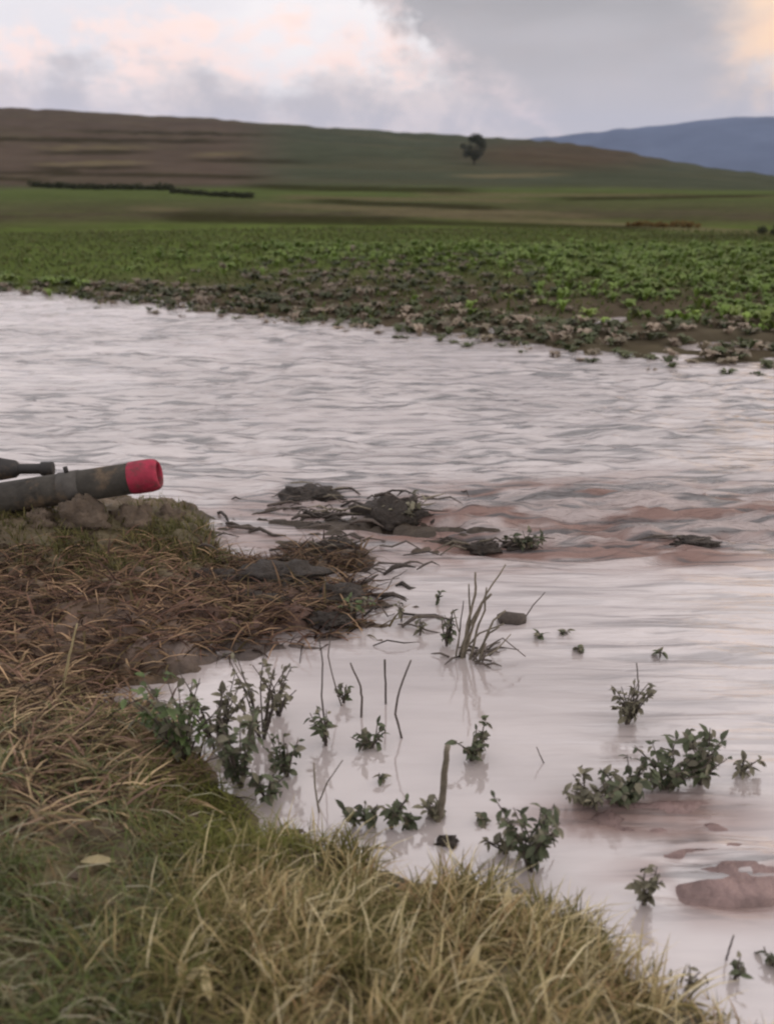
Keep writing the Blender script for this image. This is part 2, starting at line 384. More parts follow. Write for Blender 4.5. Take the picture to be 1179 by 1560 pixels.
# ------------------------------------------------------------------ near bank
BK = [(-420, 742), (-60, 742), (60, 752), (200, 756), (275, 772), (325, 800), (350, 838), (400, 852), (450, 836), (505, 818), (545, 838), (550, 862), (548, 900), (575, 930), (598, 952), (560, 968), (470, 978), (380, 990), (300, 1012), (225, 1038), (160, 1052), (150, 1072), (215, 1088), (258, 1112), (300, 1150), (345, 1200), (400, 1268), (470, 1296), (560, 1310), (640, 1330), (720, 1372), (800, 1392), (880, 1420), (950, 1462), (1030, 1512), (1110, 1560), (1180, 1620), (1200, 1700)]
bk = [tuple(at(a, b)[:2]) for a, b in BK]
bk = np.array(bk + [(1.6, -6.0), (-14, -6.0), (-14, bk[0][1]+.6)])
def sdist(x, y):
    x = np.asarray(x, float).ravel(); y = np.asarray(y, float).ravel()
    dmin = np.full(x.shape, 1e9); inside = np.zeros(x.shape, bool)
    n = len(bk)
    for i in range(n):
        ax, ay = bk[i]; bx, by = bk[(i+1) % n]
        ex, ey = bx-ax, by-ay
        t = np.clip(((x-ax)*ex+(y-ay)*ey)/(ex*ex+ey*ey), 0, 1)
        dmin = np.minimum(dmin, np.hypot(x-ax-t*ex, y-ay-t*ey))
        if by != ay:
            c = ((ay > y) != (by > y)) & (x < (bx-ax)*(y-ay)/(by-ay)+ax)
            inside ^= c
    return np.where(inside, dmin, -dmin)
SHOAL = [(1010, 1234, 135, 16, .010), (915, 1262, 75, 11, .008), (1125, 1350, 120, 32, .011), (1075, 1298, 100, 10, .012), (1165, 1300, 55, 9, .012), (560, 800, 110, 12, .012), (690, 812, 90, 8, .008), (430, 790, 90, 9, .008)]
PB = at(90, 800, .12)
def bank_z(x, y):
    shp_ = np.shape(x)
    x = np.asarray(x, float).ravel(); y = np.asarray(y, float).ravel()
    d = sdist(x, y) + (fbm(x*5, y*5, 71)-.5)*.20 + (fbm(x*7, y*18, 72, 3)-.5)*.42*sstep(y, 2.1, 2.8)
    z = np.where(d > 0, .26*(1-np.exp(-np.maximum(d, 0)/.42)), np.maximum(d*.55, -.22))
    # the spit ahead stays low
    low = sstep(y, 2.6, 3.4)
    z = np.where(d > 0, z*(1-.45*low)*(1-.35*low*sstep(x, -1.0, -.4)), z)
    inl = sstep(d, 0.0, .12)
    z = z + .10*np.exp(-((x-PB[0])/.75)**2 - ((y-PB[1])/.32)**2)*sstep(d, 0, .25)
    z = z + inl*((fbm(x*3.2, y*4.5, 73)-.5)*.15 + (fbm(x*9, y*15, 75)-.5)*.08 + (fbm(x*26, y*34, 76, 3)-.5)*.035)
    P = np.stack([x, y, np.zeros_like(x)], -1); px, py = proj(P)
    for cx, cy, rx, ry, h in SHOAL:
        b = blob(px, py + (fbm(x*5, y*22, 77)-.5)*75, cx, cy, rx, ry, .55)
        z = np.maximum(z, -.05 + b*(.05+h))
    return z.reshape(shp_)
def cmix(c, f, col): return c*(1-f[:, None]) + np.array(lin(*col))[None]*f[:, None]
def bank_color(P):
    px, py = proj(P); n = fbm(P[:, 0]*4, P[:, 1]*6, 81); n2 = fbm(P[:, 0]*13, P[:, 1]*18, 83)
    C = np.tile(np.array(lin(112, 96, 80)), (len(P), 1))
    C = cmix(C, sstep(n, .35, .65)*.6, (84, 68, 56))
    C = cmix(C, blob(px, py, 150, 940, 210, 100, .5)*.45, (108, 86, 74))
    C = cmix(C, blob(px, py, 420, 930, 110, 40, .5)*.6, (118, 86, 78))
    C = cmix(C, blob(px, py, 450, 880, 120, 60, .5)*.55*sstep(n2, .4, .6), (72, 62, 52))
    C = cmix(C, blob(px, py, 200, 830, 220, 60, .5)*.6, (92, 88, 58))
    C = cmix(C, blob(px, py, 400, 990, 200, 26, .5)*.8, (112, 100, 94))
    C = cmix(C, blob(px, py, 100, 1130, 240, 110, .5)*.8, (124, 104, 74))
    C = cmix(C, blob(px, py, 1070, 1290, 260, 120, .3), (134, 112, 108))
    C = cmix(C, blob(px, py, 560, 800, 240, 36, .4)*.8, (82, 72, 62))
    C = cmix(C, sstep(py, 1220, 1320)*(1-blob(px, py, 1100, 1290, 200, 140, .3))*.85, (84, 76, 46))
    wet = 1-sstep(P[:, 2] + (n2-.5)*.05, .02, .07)          # soaked soil along the waterline
    C *= ((.72 + .56*n2)*(1-.38*wet*(1-blob(px, py, 1050, 1280, 260, 140, .3))))[:, None]
    return C
def build_bank():
    def patch(x0, x1, y0, y1, s):
        nx = int((x1-x0)/s)+1; ny = int((y1-y0)/s)+1
        X, Y = np.meshgrid(np.linspace(x0, x1, nx), np.linspace(y0, y1, ny))
        Z = bank_z(X, Y); P = np.stack([X, Y, Z], -1).reshape(-1, 3)
        return P, grid_faces(nx, ny)
    P, Q = patch(-5.2, 2.6, .3, 6.2, .022)
    P2, Q2 = patch(-14, -5.18, -6, 8, .2)
    P3, Q3 = patch(-5.2, 4.0, -6, .32, .12)
    V = np.concatenate([P, P2, P3]); Qs = np.concatenate([Q, Q2+len(P), Q3+len(P)+len(P2)])
    me = mesh_quads('bank', V, Qs, bank_color(V))
    tag(obj('river_bank', me, M_bank), kind='structure')
build_bank()

# ------------------------------------------------------------------ flood water
def build_water():
    NA, NR = 520, 640
    az = np.tan(np.linspace(R(-46), R(46), NA)); yy = np.geomspace(1.4, 24.0, NR) - 1.8
    A, Yg = np.meshgrid(az, yy); Xg = A*(Yg+2.2)
    x = Xg.ravel(); y = Yg.ravel()
    P0 = np.stack([x, y, x*0], -1); px, py = proj(P0)
    chop = .08 + .85*sstep(y, 2.5, 4.4) + .16*sstep(px, 820, 1000)*sstep(y, 1.9, 2.4)
    chop = np.maximum(chop, blob(px, py, 920, 800, 380, 66, .5)*1.8)
    chop = np.maximum(chop, blob(px, py, 1120, 1335, 150, 70, .5)*1.1)
    chop = np.maximum(chop, blob(px, py, 980, 1235, 170, 36, .5)*.7)
    chop *= 1-.75*blob(px, py, 560, 1120, 260, 190, .5)
    chop *= .55 + .9*sstep(fbm(x*.5+.2*y, y*1.1+.12*x, 103, 3), .35, .62)
    shel = y - shore_y(x)
    chop *= 1-.6*sstep(shel, -1.1, -.1)
    mud = np.clip(blob(px, py, 920, 800, 400, 66, .5)*(.5+.9*sstep(fbm(x*1.8, y*8, 91), .40, .58)), 0, 1)
    mud = np.maximum(mud, blob(px, py, 480, 800, 230, 60, .6)*.65*sstep(fbm(x*2.5, y*7, 191), .35, .58))
    mud = np.maximum(mud, blob(px, py, 1115, 1345, 170, 62, .6)*.85*sstep(fbm(x*3, y*8, 193), .25, .5))
    mud = np.maximum(mud, .8*blob(px, py, 985, 1245, 190, 38, .6)*sstep(fbm(x*3, y*8, 195), .25, .5))
    wx = x + .25*(fbm(x*1.5, y*1.5, 93)-.5)
    wy = y + .18*(fbm(x*1.2, y*2.0, 95)-.5) + .07*x
    w = (1-np.abs(2*fbm(wx*.9, wy*6.0, 97, 3)-1))**2*1.0
    w2 = fbm(wx*2.2, wy*16.0, 99, 3)
    w3 = fbm(wx*.35, wy*1.0, 101, 2)
    z = chop*((w-.6)*.032 + (w2-.5)*.058 + (w3-.5)*.03)
    V = np.stack([x, y, z], -1)
    base = len(V)
    # the same flood runs on to both sides and behind as a coarse sheet
    me = mesh_quads('water', V, grid_faces(NA, NR))
    scalar_attr(me, 'mud', mud); scalar_attr(me, 'chop', chop)
    tag(obj('flood_water', me, M_water), kind='structure')
build_water()

# ------------------------------------------------------------------ blade generator (many blades -> one mesh)
def blades(P, H, Wd, yaw, lean, C, bend=.6, seg=3):
    n = len(P); fx = np.cos(yaw); fy = np.sin(yaw)
    V = np.zeros((n, (seg+1)*2, 3), np.float32)
    for k in range(seg+1):
        s = k/seg
        a = lean*(1-bend+bend*s*1.6)
        out = H*s*np.sin(a); up = H*s*np.cos(a)
        w = Wd*(1-s)**.7*.5 + Wd*.04
        for j, sg in enumerate((-1, 1)):
            V[:, k*2+j, 0] = P[:, 0] + fx*out - fy*w*sg
            V[:, k*2+j, 1] = P[:, 1] + fy*out + fx*w*sg
            V[:, k*2+j, 2] = P[:, 2] + up - .004
    b = np.arange(n)[:, None]*(seg+1)*2
    q = np.array([[2*k, 2*k+1, 2*k+3, 2*k+2] for k in range(seg)])
    Q = (b[:, :, None] + q[None]).reshape(-1, 4)
    CC = np.repeat(C[:, None, :], (seg+1)*2, 1).copy()
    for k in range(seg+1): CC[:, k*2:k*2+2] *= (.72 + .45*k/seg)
    return V.reshape(-1, 3), Q, CC.reshape(-1, 3)
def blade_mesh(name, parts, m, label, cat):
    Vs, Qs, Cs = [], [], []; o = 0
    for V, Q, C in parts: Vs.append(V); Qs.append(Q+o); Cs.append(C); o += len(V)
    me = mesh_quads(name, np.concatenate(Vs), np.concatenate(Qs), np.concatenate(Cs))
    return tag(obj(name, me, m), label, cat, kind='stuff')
def on_bank(px, py, n):                     # drop image-plane jittered samples onto the bank
    z = np.zeros(n)+.15
    for _ in range(4):
        d = FW[None]*F + RT[None]*(px-CX)[:, None] - UP[None]*(py-CY)[:, None]
        t = (z-CAM_H)/d[:, 2]; P = EYE + d*t[:, None]; z = bank_z(P[:, 0], P[:, 1])
    P[:, 2] = z; return P
def palette(cols, n, jitter=.18):
    c = np.array([lin(*k) for k in cols])[rng.integers(0, len(cols), n)]
    return c*(1+rng.normal(0, jitter, (n, 1))).clip(.5, 1.6)
def area_samples(x0, x1, y0, y1, n):        # uniform on the ground rectangle
    return np.stack([rng.uniform(x0, x1, n), rng.uniform(y0, y1, n)], -1)
def bank_pts(n, x0=-2.6, x1=1.6, y0=.55, y1=5.6):
    xy = area_samples(x0, x1, y0, y1, n); z = bank_z(xy[:, 0], xy[:, 1])
    P = np.column_stack([xy, z]); return P

def build_grass():
    # tall straw coloured grass on the bank edge below the pond
    parts_t, parts_s, parts_d = [], [], []
    P = bank_pts(215000, -1.6, 1.6, .15, 2.4); d = sdist(P[:, 0], P[:, 1]); px, py = proj(P)
    tuft = fbm(P[:, 0]*9, P[:, 1]*9, 111)
    w = np.maximum.reduce([blob(px, py, 600, 1500, 390, 190, .4), blob(px, py, 1000, 1560, 200, 70, .5)*.9, (py >= 1600)*sstep(px, 150, 320)*.9])*sstep(tuft, .30, .55)
    k = (d > -.035) & (rng.random(len(P)) < w*.62); Q = P[k]; n = len(Q)
    f = sstep(fbm(Q[:, 0]*6, Q[:, 1]*6, 113), .35, .65)
    C = palette([(172, 154, 112), (138, 126, 82), (198, 178, 136), (108, 104, 62), (170, 142, 106), (96, 84, 56), (140, 132, 88)], n)
    f = np.maximum(f, .9*(1-sstep(proj(Q)[0], 260, 480)))
    C = C*(1-f[:, None]*.55) + np.array(lin(104, 106, 60))*f[:, None]*.5
    parts_t.append(blades(Q, rng.uniform(.04, .145, n)*(1-.35*sstep(proj(Q)[0], 750, 980)), rng.uniform(.002, .0075, n), rng.uniform(0, 2*np.pi, n), rng.uniform(.2, 1.35, n), C))
    # lighter dry straws
    k = (d > 0) & (rng.random(len(P)) < w*.07); Q = P[k]; n = len(Q)
    parts_t.append(blades(Q, rng.uniform(.07, .18, n), rng.uniform(.003, .007, n), rng.normal(.5, 1.0, n), rng.uniform(.3, 1.1, n), palette([(196, 182, 140), (178, 162, 120), (214, 202, 166)], n)))
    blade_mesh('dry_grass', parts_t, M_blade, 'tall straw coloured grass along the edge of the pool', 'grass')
    # dark grey green short grass bottom left
    P = bank_pts(80000, -2.2, .2, .6, 2.6); d = sdist(P[:, 0], P[:, 1]); px, py = proj(P)
    w = np.maximum.reduce([blob(px, py, 60, 1430, 220, 200, .4), blob(px, py, 300, 1270, 170, 90, .5)*.9, blob(px, py, 130, 1180, 260, 80, .5)*.45])*np.maximum(.15+.85*sstep(fbm(P[:, 0]*5, P[:, 1]*7, 121), .36, .56), .8*sstep(px, 140, 240))
    k = (d > .02) & (rng.random(len(P)) < w*.8); Q = P[k]; n = len(Q); qx, qy = proj(Q)
    left = 1-sstep(qx + 400*(fbm(Q[:, 0]*5, Q[:, 1]*5, 123)-.5), 120, 300)
    C = palette([(112, 122, 76), (104, 110, 80), (138, 134, 104), (94, 106, 58), (120, 102, 76)], n)*left[:, None] + palette([(112, 116, 58), (126, 122, 70), (100, 102, 52)], n)*(1-left[:, None])
    parts_s.append(blades(Q, rng.uniform(.04, .12, n), rng.uniform(.003, .0055, n), rng.normal(-.4, .9, n)+np.pi*(rng.random(n) < .35), rng.uniform(.4, 1.3, n), C))
    k = (d > .02) & (rng.random(len(P)) < w*.02); Q = P[k]; n = len(Q)
    parts_s.append(blades(Q, rng.uniform(.08, .16, n), rng.uniform(.004, .007, n), rng.normal(0, .5, n), rng.uniform(1.0, 1.45, n), palette([(170, 164, 140), (150, 148, 120)], n)))
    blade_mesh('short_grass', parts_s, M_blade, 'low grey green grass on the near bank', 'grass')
    # brown flattened dead plants on the bank
    P = bank_pts(90000, -3.4, .3, 1.6, 5.4); d = sdist(P[:, 0], P[:, 1]); px, py = proj(P)
    w = np.maximum.reduce([blob(px, py, 90, 1120, 220, 130, .4), blob(px, py, 140, 930, 240, 95, .4)*.8, blob(px, py, 440, 890, 170, 85, .4)*.85, blob(px, py, 330, 960, 140, 50, .4)*.5])
    cl = sstep(fbm(P[:, 0]*5, P[:, 1]*7, 117), .38, .6)
    k = (d > -.02) & (P[:, 2] > -.01) & (rng.random(len(P)) < w*(.4+.6*cl)*.95); Q = P[k]; n = len(Q); qx, qy = proj(Q)
    C = palette([(128, 108, 84), (102, 84, 66), (160, 140, 110), (60, 46, 38), (116, 94, 80), (96, 88, 60), (52, 42, 34)], n)
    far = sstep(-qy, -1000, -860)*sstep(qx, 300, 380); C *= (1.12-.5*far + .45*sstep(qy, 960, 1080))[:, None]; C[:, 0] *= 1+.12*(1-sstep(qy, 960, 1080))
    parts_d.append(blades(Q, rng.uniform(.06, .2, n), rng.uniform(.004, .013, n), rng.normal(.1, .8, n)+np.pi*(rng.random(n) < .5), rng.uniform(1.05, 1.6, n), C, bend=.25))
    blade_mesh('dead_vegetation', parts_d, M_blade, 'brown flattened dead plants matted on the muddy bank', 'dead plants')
    # olive grass under the pipe
    P = bank_pts(60000, -3.4, -.5, 3.0, 5.4); d = sdist(P[:, 0], P[:, 1]); px, py = proj(P)
    w = np.maximum(blob(px, py, 210, 830, 150, 52, .4), blob(px, py, 60, 820, 120, 45, .4)*.7)
    k = (d > .02) & (rng.random(len(P)) < w*.7*sstep(fbm(P[:, 0]*6, P[:, 1]*6, 119), .35, .55)); Q = P[k]; n = len(Q)
    parts = [blades(Q, rng.uniform(.03, .10, n), rng.uniform(.004, .008, n), rng.uniform(0, 6.28, n), rng.uniform(.3, 1.2, n), palette([(98, 96, 58), (86, 86, 50), (112, 104, 66)], n))]
    blade_mesh('olive_grass', parts, M_blade, 'olive grass tufts on the bank below the red ended pipe', 'grass')
build_grass()

# ------------------------------------------------------------------ crop field across the water
def rosette(n, rad, h, lw, seed):
    rg = np.random.default_rng(seed); V = []; Q = []
    for i in range(n):
        a = 2*np.pi*i/n + rg.normal(0, .35); L_ = rad*rg.uniform(.6, 1.1); hh = h*rg.uniform(.45, 1.1); w = lw*rg.uniform(.7, 1.2)
        u = np.array([math.cos(a), math.sin(a), 0]); s = np.array([-u[1], u[0], 0]); o = len(V)
        sag = rg.uniform(-.1, .35)
        for t, ww, zz in ((.08, .15, .1), (.45, 1., .75), (.8, .8, 1.0-sag*.3), (1.05, .08, .95-sag)):
            for sg in (-1, 1):
                V.append(u*L_*t + s*w*ww*sg*.5 + np.array([0, 0, hh*zz + (abs(ww)*.1*h)]))
        for k in range(3): Q.append([o+2*k, o+2*k+1, o+2*k+3, o+2*k+2])
    return np.array(V), np.array(Q)
ROS = [rosette(9, .13, .13, .075, 1), rosette(7, .11, .16, .07, 2), rosette(11, .15, .10, .07, 3), rosette(8, .12, .12, .09, 4)]
def build_crops():
    n = 16700
    az = rng.uniform(R(-37), R(37), n); r = np.sqrt(rng.uniform(6.**2, 25.**2, n))
    x = r*np.sin(az); y = r*np.cos(az); t = y-shore_y(x)
    P = np.column_stack([x, y, np.maximum(land_z(x, y), -.03)]); px, py = proj(P)
    patch_ = fbm(x*.7, y*.7, 131)
    green = np.maximum(sstep(px+ (patch_-.5)*400, 520, 900)*sstep(t, 1.2, 2.6), sstep(r, 14.5, 18.5))
    green = green*(1-.95*blob(px, py+(patch_-.5)*60, 580, 446, 250, 52, .4))
    sparse = blob(px, py, 930, 482, 160, 22, .5)
    dens = .62*(.62 + .3*green)*(.4+.6*sstep(fbm(x*.9, y*.9, 133), .36, .54)) - .35*sparse
    dens = dens*(1-.93*(1-sstep(px+(patch_-.5)*300, 330, 560))*sstep(t, .8, 1.8))
    dens = np.where(t < 1.6*(1-green), .75 + .25*sstep(patch_, .42, .58), dens)
    dens = np.where(t < -.28, .08 + .34*sstep(px, 300, 500)*sstep(patch_, .38, .53), dens)
    k = (t > -.75) & (r < 20.5 + 9*(fbm(x*.25, y*.25, 137)-.4)) & (rng.random(n) < dens) & (px > -330) & (px < 1500)
    # keep plants apart
    x, y, P, px, py, t, green, r = x[k], y[k], P[k], px[k], py[k], t[k], green[k], r[k]
    order = np.argsort(r); keep = []; cell = {}
    for i in order:
        key = (int(x[i]/.17), int(y[i]/.17))
        if cell.get(key, 0) >= 1: continue
        cell[key] = 1; keep.append(i)
    cols_g = np.array([lin(*c) for c in ((118, 142, 64), (132, 154, 78), (104, 126, 56), (120, 136, 68))])
    cols_m = np.array([lin(*c) for c in ((128, 118, 100), (88, 92, 66), (146, 132, 116), (76, 84, 54), (104, 96, 80))])
    gv = []; meshes = {}
    for vi, (V, Q) in enumerate(ROS):
        for gi, cs in (('green', cols_g), ('mud', cols_m)):
            for ci in range(4):
                C = np.tile(cs[ci], (len(V), 1))*(.8+.4*rng.random((len(V), 1)))
                me = mesh_quads('crop', V, Q, C); me.materials.append(M_crop); meshes[(vi, gi, ci)] = me
    cnt = 0; Vs, Qs, Cs = [], [], []; off = 0
    for j, i in enumerate(keep):
        v = rng.integers(4); c = rng.integers(4); g = rng.random() < green[i]
        s = rng.uniform(.75, 1.25)*(1.0 if g else .85)*(1 if t[i] > -.25 else .7); rot = rng.uniform(0, 6.28)
        flat = 1.0 if g else .85
        z = P[i, 2]-.01 if t[i] > 0 else -.035
        if cnt < 300 and 0 <= px[i] <= 1179:
            o = obj('crop_plant', meshes[(v, 'green' if g else 'mud', c)], None, None, (x[i], y[i], z))
            o.rotation_euler = (0, 0, rot); o.scale = (s, s, s*flat); cnt += 1
            if t[i] < 0: tag(o, 'dark half drowned crop plant standing in the water off the far shore', 'crop plant', 'drowned crop plants along the far shore')
            elif g: tag(o, 'fresh green crop plant in the field across the water', 'crop plant', 'green crop plants in the far field')
            else: tag(o, 'flattened mud covered crop plant on the muddy far shore', 'crop plant', 'muddy crop plants on the far shore')
        else:
            V, Q = ROS[v]; ca, sa = math.cos(rot), math.sin(rot)
            W_ = np.column_stack([(V[:, 0]*ca-V[:, 1]*sa)*s+x[i], (V[:, 0]*sa+V[:, 1]*ca)*s+y[i], V[:, 2]*s*flat+z])
            Vs.append(W_); Qs.append(Q+off); off += len(V)
            Cs.append(np.tile((cols_g if g else cols_m)[c], (len(V), 1))*(.8+.4*rng.random((len(V), 1))))
    me = mesh_quads('crops', np.concatenate(Vs), np.concatenate(Qs), np.concatenate(Cs))
    tag(obj('crop_field', me, M_crop), 'green crop covering the field across the water', 'crop', kind='stuff')
    # grass further back, one mass
    n = 31000
    az = rng.uniform(R(-37), R(37), n); r = np.sqrt(rng.uniform(11**2, 29**2, n)); x = r*np.sin(az); y = r*np.cos(az)
    P = np.column_stack([x, y, land_z(x, y)]); q = fbm(x*.2, y*.6, 141)
    C = palette([(90, 102, 56), (84, 94, 52), (96, 98, 58)], n, .06); f = sstep(q, .45, .65)[:, None]*sstep(r, 22, 30)[:, None]
    C = C*(1-f*.6) + np.array(lin(88, 84, 56))*f*.6
    blade_mesh('meadow_grass', [blades(P, rng.uniform(.05, .13, n), rng.uniform(.03, .06, n), rng.uniform(0, 6.28, n), rng.uniform(.3, 1.1, n), C)], M_blade, 'grass growing behind the crop up to the foot of the hill', 'grass')
build_crops()

# ------------------------------------------------------------------ bushes, hedges and the lone tree
def leaf_cloud(centers, radii, n, size, seed, flat=1.0):
    rg = np.random.default_rng(seed); V = np.zeros((n, 4, 3))
    ci = rg.integers(0, len(centers), n); d = rg.normal(size=(n, 3)); d /= np.linalg.norm(d, axis=1)[:, None]
    c = np.array(centers)[ci] + d*(np.array(radii)[ci]*rg.uniform(.35, 1.05, n)**.7)[:, None]*np.array([1, 1, flat])
    a = rg.normal(size=(n, 3)); a /= np.linalg.norm(a, axis=1)[:, None]; b = np.cross(a, rg.normal(size=(n, 3))); b /= np.linalg.norm(b, axis=1)[:, None]
    s = size*rg.uniform(.6, 1.3, n)[:, None]
    V[:, 0] = c-a*s; V[:, 1] = c+b*s*.5; V[:, 2] = c+a*s; V[:, 3] = c-b*s*.5
    return V.reshape(-1, 3), np.arange(n*4).reshape(-1, 4)
def land_hit(px, py):
    d = ray(px, py); d = d/np.linalg.norm(d); st = np.geomspace(6, 1500, 6000)
    p = EYE[None]+d[None]*st[:, None]; k = np.argmax(p[:, 2] < land_z(p[:, 0], p[:, 1])); return p[k]
def tube_mesh(name, pts, rad, seg=8, cap=True, jit=0.):
    pts = [Vector(p) for p in pts]; V = []; Fc = []
    for i, p in enumerate(pts):
        t = (pts[min(i+1, len(pts)-1)]-pts[max(i-1, 0)]).normalized()
        a = t.orthogonal().normalized() if i == 0 else (a - t*a.dot(t)).normalized()
        b = t.cross(a); r = rad[i] if hasattr(rad, '__len__') else rad
        for k in range(seg):
            an = 2*math.pi*k/seg; rr = r*(1+random.uniform(-jit, jit)); V.append(p + (a*math.cos(an)+b*math.sin(an))*rr)
    for i in range(len(pts)-1):
        for k in range(seg): Fc.append((i*seg+k, i*seg+(k+1) % seg, (i+1)*seg+(k+1) % seg, (i+1)*seg+k))
    if cap:
        Fc.append(tuple(range(seg))[::-1]); Fc.append(tuple((len(pts)-1)*seg+k for k in range(seg)))
    me = bpy.data.meshes.new(name); me.from_pydata([tuple(v) for v in V], [], Fc); me.update()
    for p in me.polygons: p.use_smooth = len(p.vertices) == 4
    return me
def lone_tree():
    p = land_hit(722, 251); dist = np.linalg.norm(p-EYE); u = dist/F
    root = tag(empty('tree', tuple(p)), 'lone dark tree standing on the hillside', 'tree')
    h = 37*u
    tr = obj('trunk', tube_mesh('trunk', [(0, 0, -.5), (0, 0, h*.2), (.03*h, 0, h*.45), (.02*h, 0, h*.75)], [.035*h, .028*h, .022*h, .01*h], 8), M_bark, root)
    for a in range(5):
        an = a*1.3; obj('limb', tube_mesh('limb', [(0.01*h, 0, h*.28+a*h*.05), (math.cos(an)*.16*h, math.sin(an)*.16*h, h*.45+a*h*.05), (math.cos(an)*.32*h, math.sin(an)*.32*h, h*.58+a*h*.05)], [.016*h, .011*h, .004*h], 6), M_bark, tr)
    cs = []; rs = []
    rg = np.random.default_rng(12)
    for i in range(22):
        a_ = rg.uniform(0, 6.28); q_ = rg.uniform(-1, 1); w_ = .46*math.sqrt(1-q_*q_)*rg.uniform(.5, 1)
        cs.append((math.cos(a_)*w_*h, math.sin(a_)*w_*h, h*(.58+.36*q_))); rs.append(h*rg.uniform(.11, .19))
    V, Q = leaf_cloud(cs, rs, 3600, .03*h, 9)
    obj('crown', mesh_quads('crown', V, Q), M_tree, root)
lone_tree()
def hedge(name, x0, y0, x1, y1, hpx, label, cat, m, seed):
    a, b = land_hit(x0, y0), land_hit(x1, y1)
    root = tag(empty(name, tuple((a+b)/2)), label, cat)
    c0 = (a+b)/2; n = max(6, int(np.linalg.norm(b-a)/(.5*hpx*np.linalg.norm(c0-EYE)/F)))
    n = min(n, 60); rg = np.random.default_rng(seed); cs = []; rs = []
    hh = hpx*np.linalg.norm(c0-EYE)/F
    stems = []
    for i in range(n):
        p = a+(b-a)*(i+rg.uniform(-.4, .4))/max(n-1, 1); z = land_z(p[0], p[1]); s = hh*rg.uniform(.35, .62)
        cs.append((p[0]-c0[0], p[1]-c0[1]+rg.normal(0, .2)*hh, z-c0[2]+s*.75)); rs.append(s)
    V, Q = leaf_cloud(cs, rs, n*90, .16*hh, seed, .9)
    obj('foliage', mesh_quads('foliage', V, Q), m, root)
    V2 = []; F2 = []
    me = bpy.data.meshes.new('stems'); vv = []; ff = []
    for c, s in zip(cs, rs):
        o = len(vv)
        for dx, dy in ((-.03, -.03), (.03, -.03), (.03, .03), (-.03, .03)): vv.append((c[0]+dx*s*3, c[1]+dy*s*3, c[2]-s*1.1))
        vv.append((c[0], c[1], c[2]+s*.5))
        for k in range(4): ff.append((o+k, o+(k+1) % 4, o+4))
    me.from_pydata(vv, [], ff); me.update()
    tag(obj('stems', me, M_bark, root), kind='stuff')
hedge('hedgerow', 48, 284, 262, 290, 9, 'long dark hedgerow at the foot of the brown hillside field', 'hedge', M_hedge, 1)
hedge('hedgerow', 262, 294, 384, 302, 8, 'short dark hedgerow continuing the long one towards the valley', 'hedge', M_hedge, 2)
hedge('shrub_row', 958, 345, 1060, 347, 9, 'rusty brown strip of dry shrubs beside the pale field track', 'shrubs', M_rust, 3)
hedge('bush', 1156, 356, 1200, 357, 11, 'dark low bush at the end of the pale field track', 'bush', M_hedge, 4)

# ------------------------------------------------------------------ leaves, stalks, plants in the water
def leaf_mesh(name, L_, w, fold, curl):
    V = []; Q = []
    prof = [(0, .1), (.22, .75), (.5, 1.0), (.78, .66), (1.0, .06)]
    for t, ww in prof:
        z = -curl*t*t*L_
        V += [(t*L_, -w*ww/2, z+fold*ww*w*.5), (t*L_, 0, z), (t*L_, w*ww/2, z+fold*ww*w*.5)]
    for i in range(4):
        for j in range(2): o = i*3+j; Q.append((o, o+1, o+4, o+3))
    me = bpy.data.meshes.new(name); me.from_pydata(V, [], Q); me.update()
    for p in me.polygons: p.use_smooth = True
    return me
LEAF = {}
def leaf_variants(m):
    if m.name not in LEAF:
        ls = [leaf_mesh('leaf', .046, .030, .35, .35), leaf_mesh('leaf', .040, .031, .2, .7), leaf_mesh('leaf', .052, .028, .5, .15), leaf_mesh('leaf', .034, .027, .3, .5)]
        for l in ls: l.materials.append(m)
        LEAF[m.name] = ls
    return LEAF[m.name]
def leafy(name, px, py, w_px, h_px, n, label, cat='water plant', m=None, group=None, z=0., stems=3, stalk=None, lsize=1., wob=.35):
    """plant whose foot is at photo pixel (px, py); spread and height given in photo pixels at that distance"""
    m = m or M_leaf; n = int(n*3.6); lsize *= .74; stems = int(stems*1.8+.5)
    p = at(px, py, z); dist = np.linalg.norm(p-EYE); u = dist/F
    root = tag(empty(name, tuple(p)), label, cat, group)
    Wr = w_px*u*.58; H = h_px*u*1.1/math.cos(R(34)); rr = random.Random(int(px*7+py))
    ends = []
    for k in range(stems):
        a = rr.uniform(0, 2*math.pi); rad = Wr*rr.uniform(.3, .95)
        tip = (math.cos(a)*rad, math.sin(a)*rad*.8, H*rr.uniform(.6, 1.0))
        mid = (tip[0]*.45+rr.uniform(-.01, .01), tip[1]*.45, tip[2]*.6)
        pts = [(0, 0, -.05), (tip[0]*.1, tip[1]*.1, .01), mid, tip]
        obj('stem', tube_mesh('stem', pts, [.0035, .0033, .0026, .0014], 6), M_darkstalk, root); ends.append(pts)
    ls = leaf_variants(m)
    for i in range(n):
        pts = ends[i % len(ends)]; t = rr.uniform(.12, 1.0)
        seg = 1 if t < .55 else 2; f = (t/.55) if seg == 1 else (t-.55)/.45
        b = Vector(pts[seg]).lerp(Vector(pts[seg+1]), f)
        b += Vector((rr.uniform(-1, 1), rr.uniform(-1, 1), rr.uniform(-.4, .4)))*.006
        o = obj('leaf', rr.choice(ls if rr.random() > .3 else leaf_variants(M_leafmud)), None, root, b)
        o.rotation_euler = Euler((rr.uniform(-.6, .6), rr.uniform(-1.0, .7), rr.uniform(0, 6.28)))
        s = lsize*rr.uniform(.5, 1.3); o.scale = (s*rr.uniform(.8, 1.2), s*rr.uniform(.6, 1.1), s)
    return root
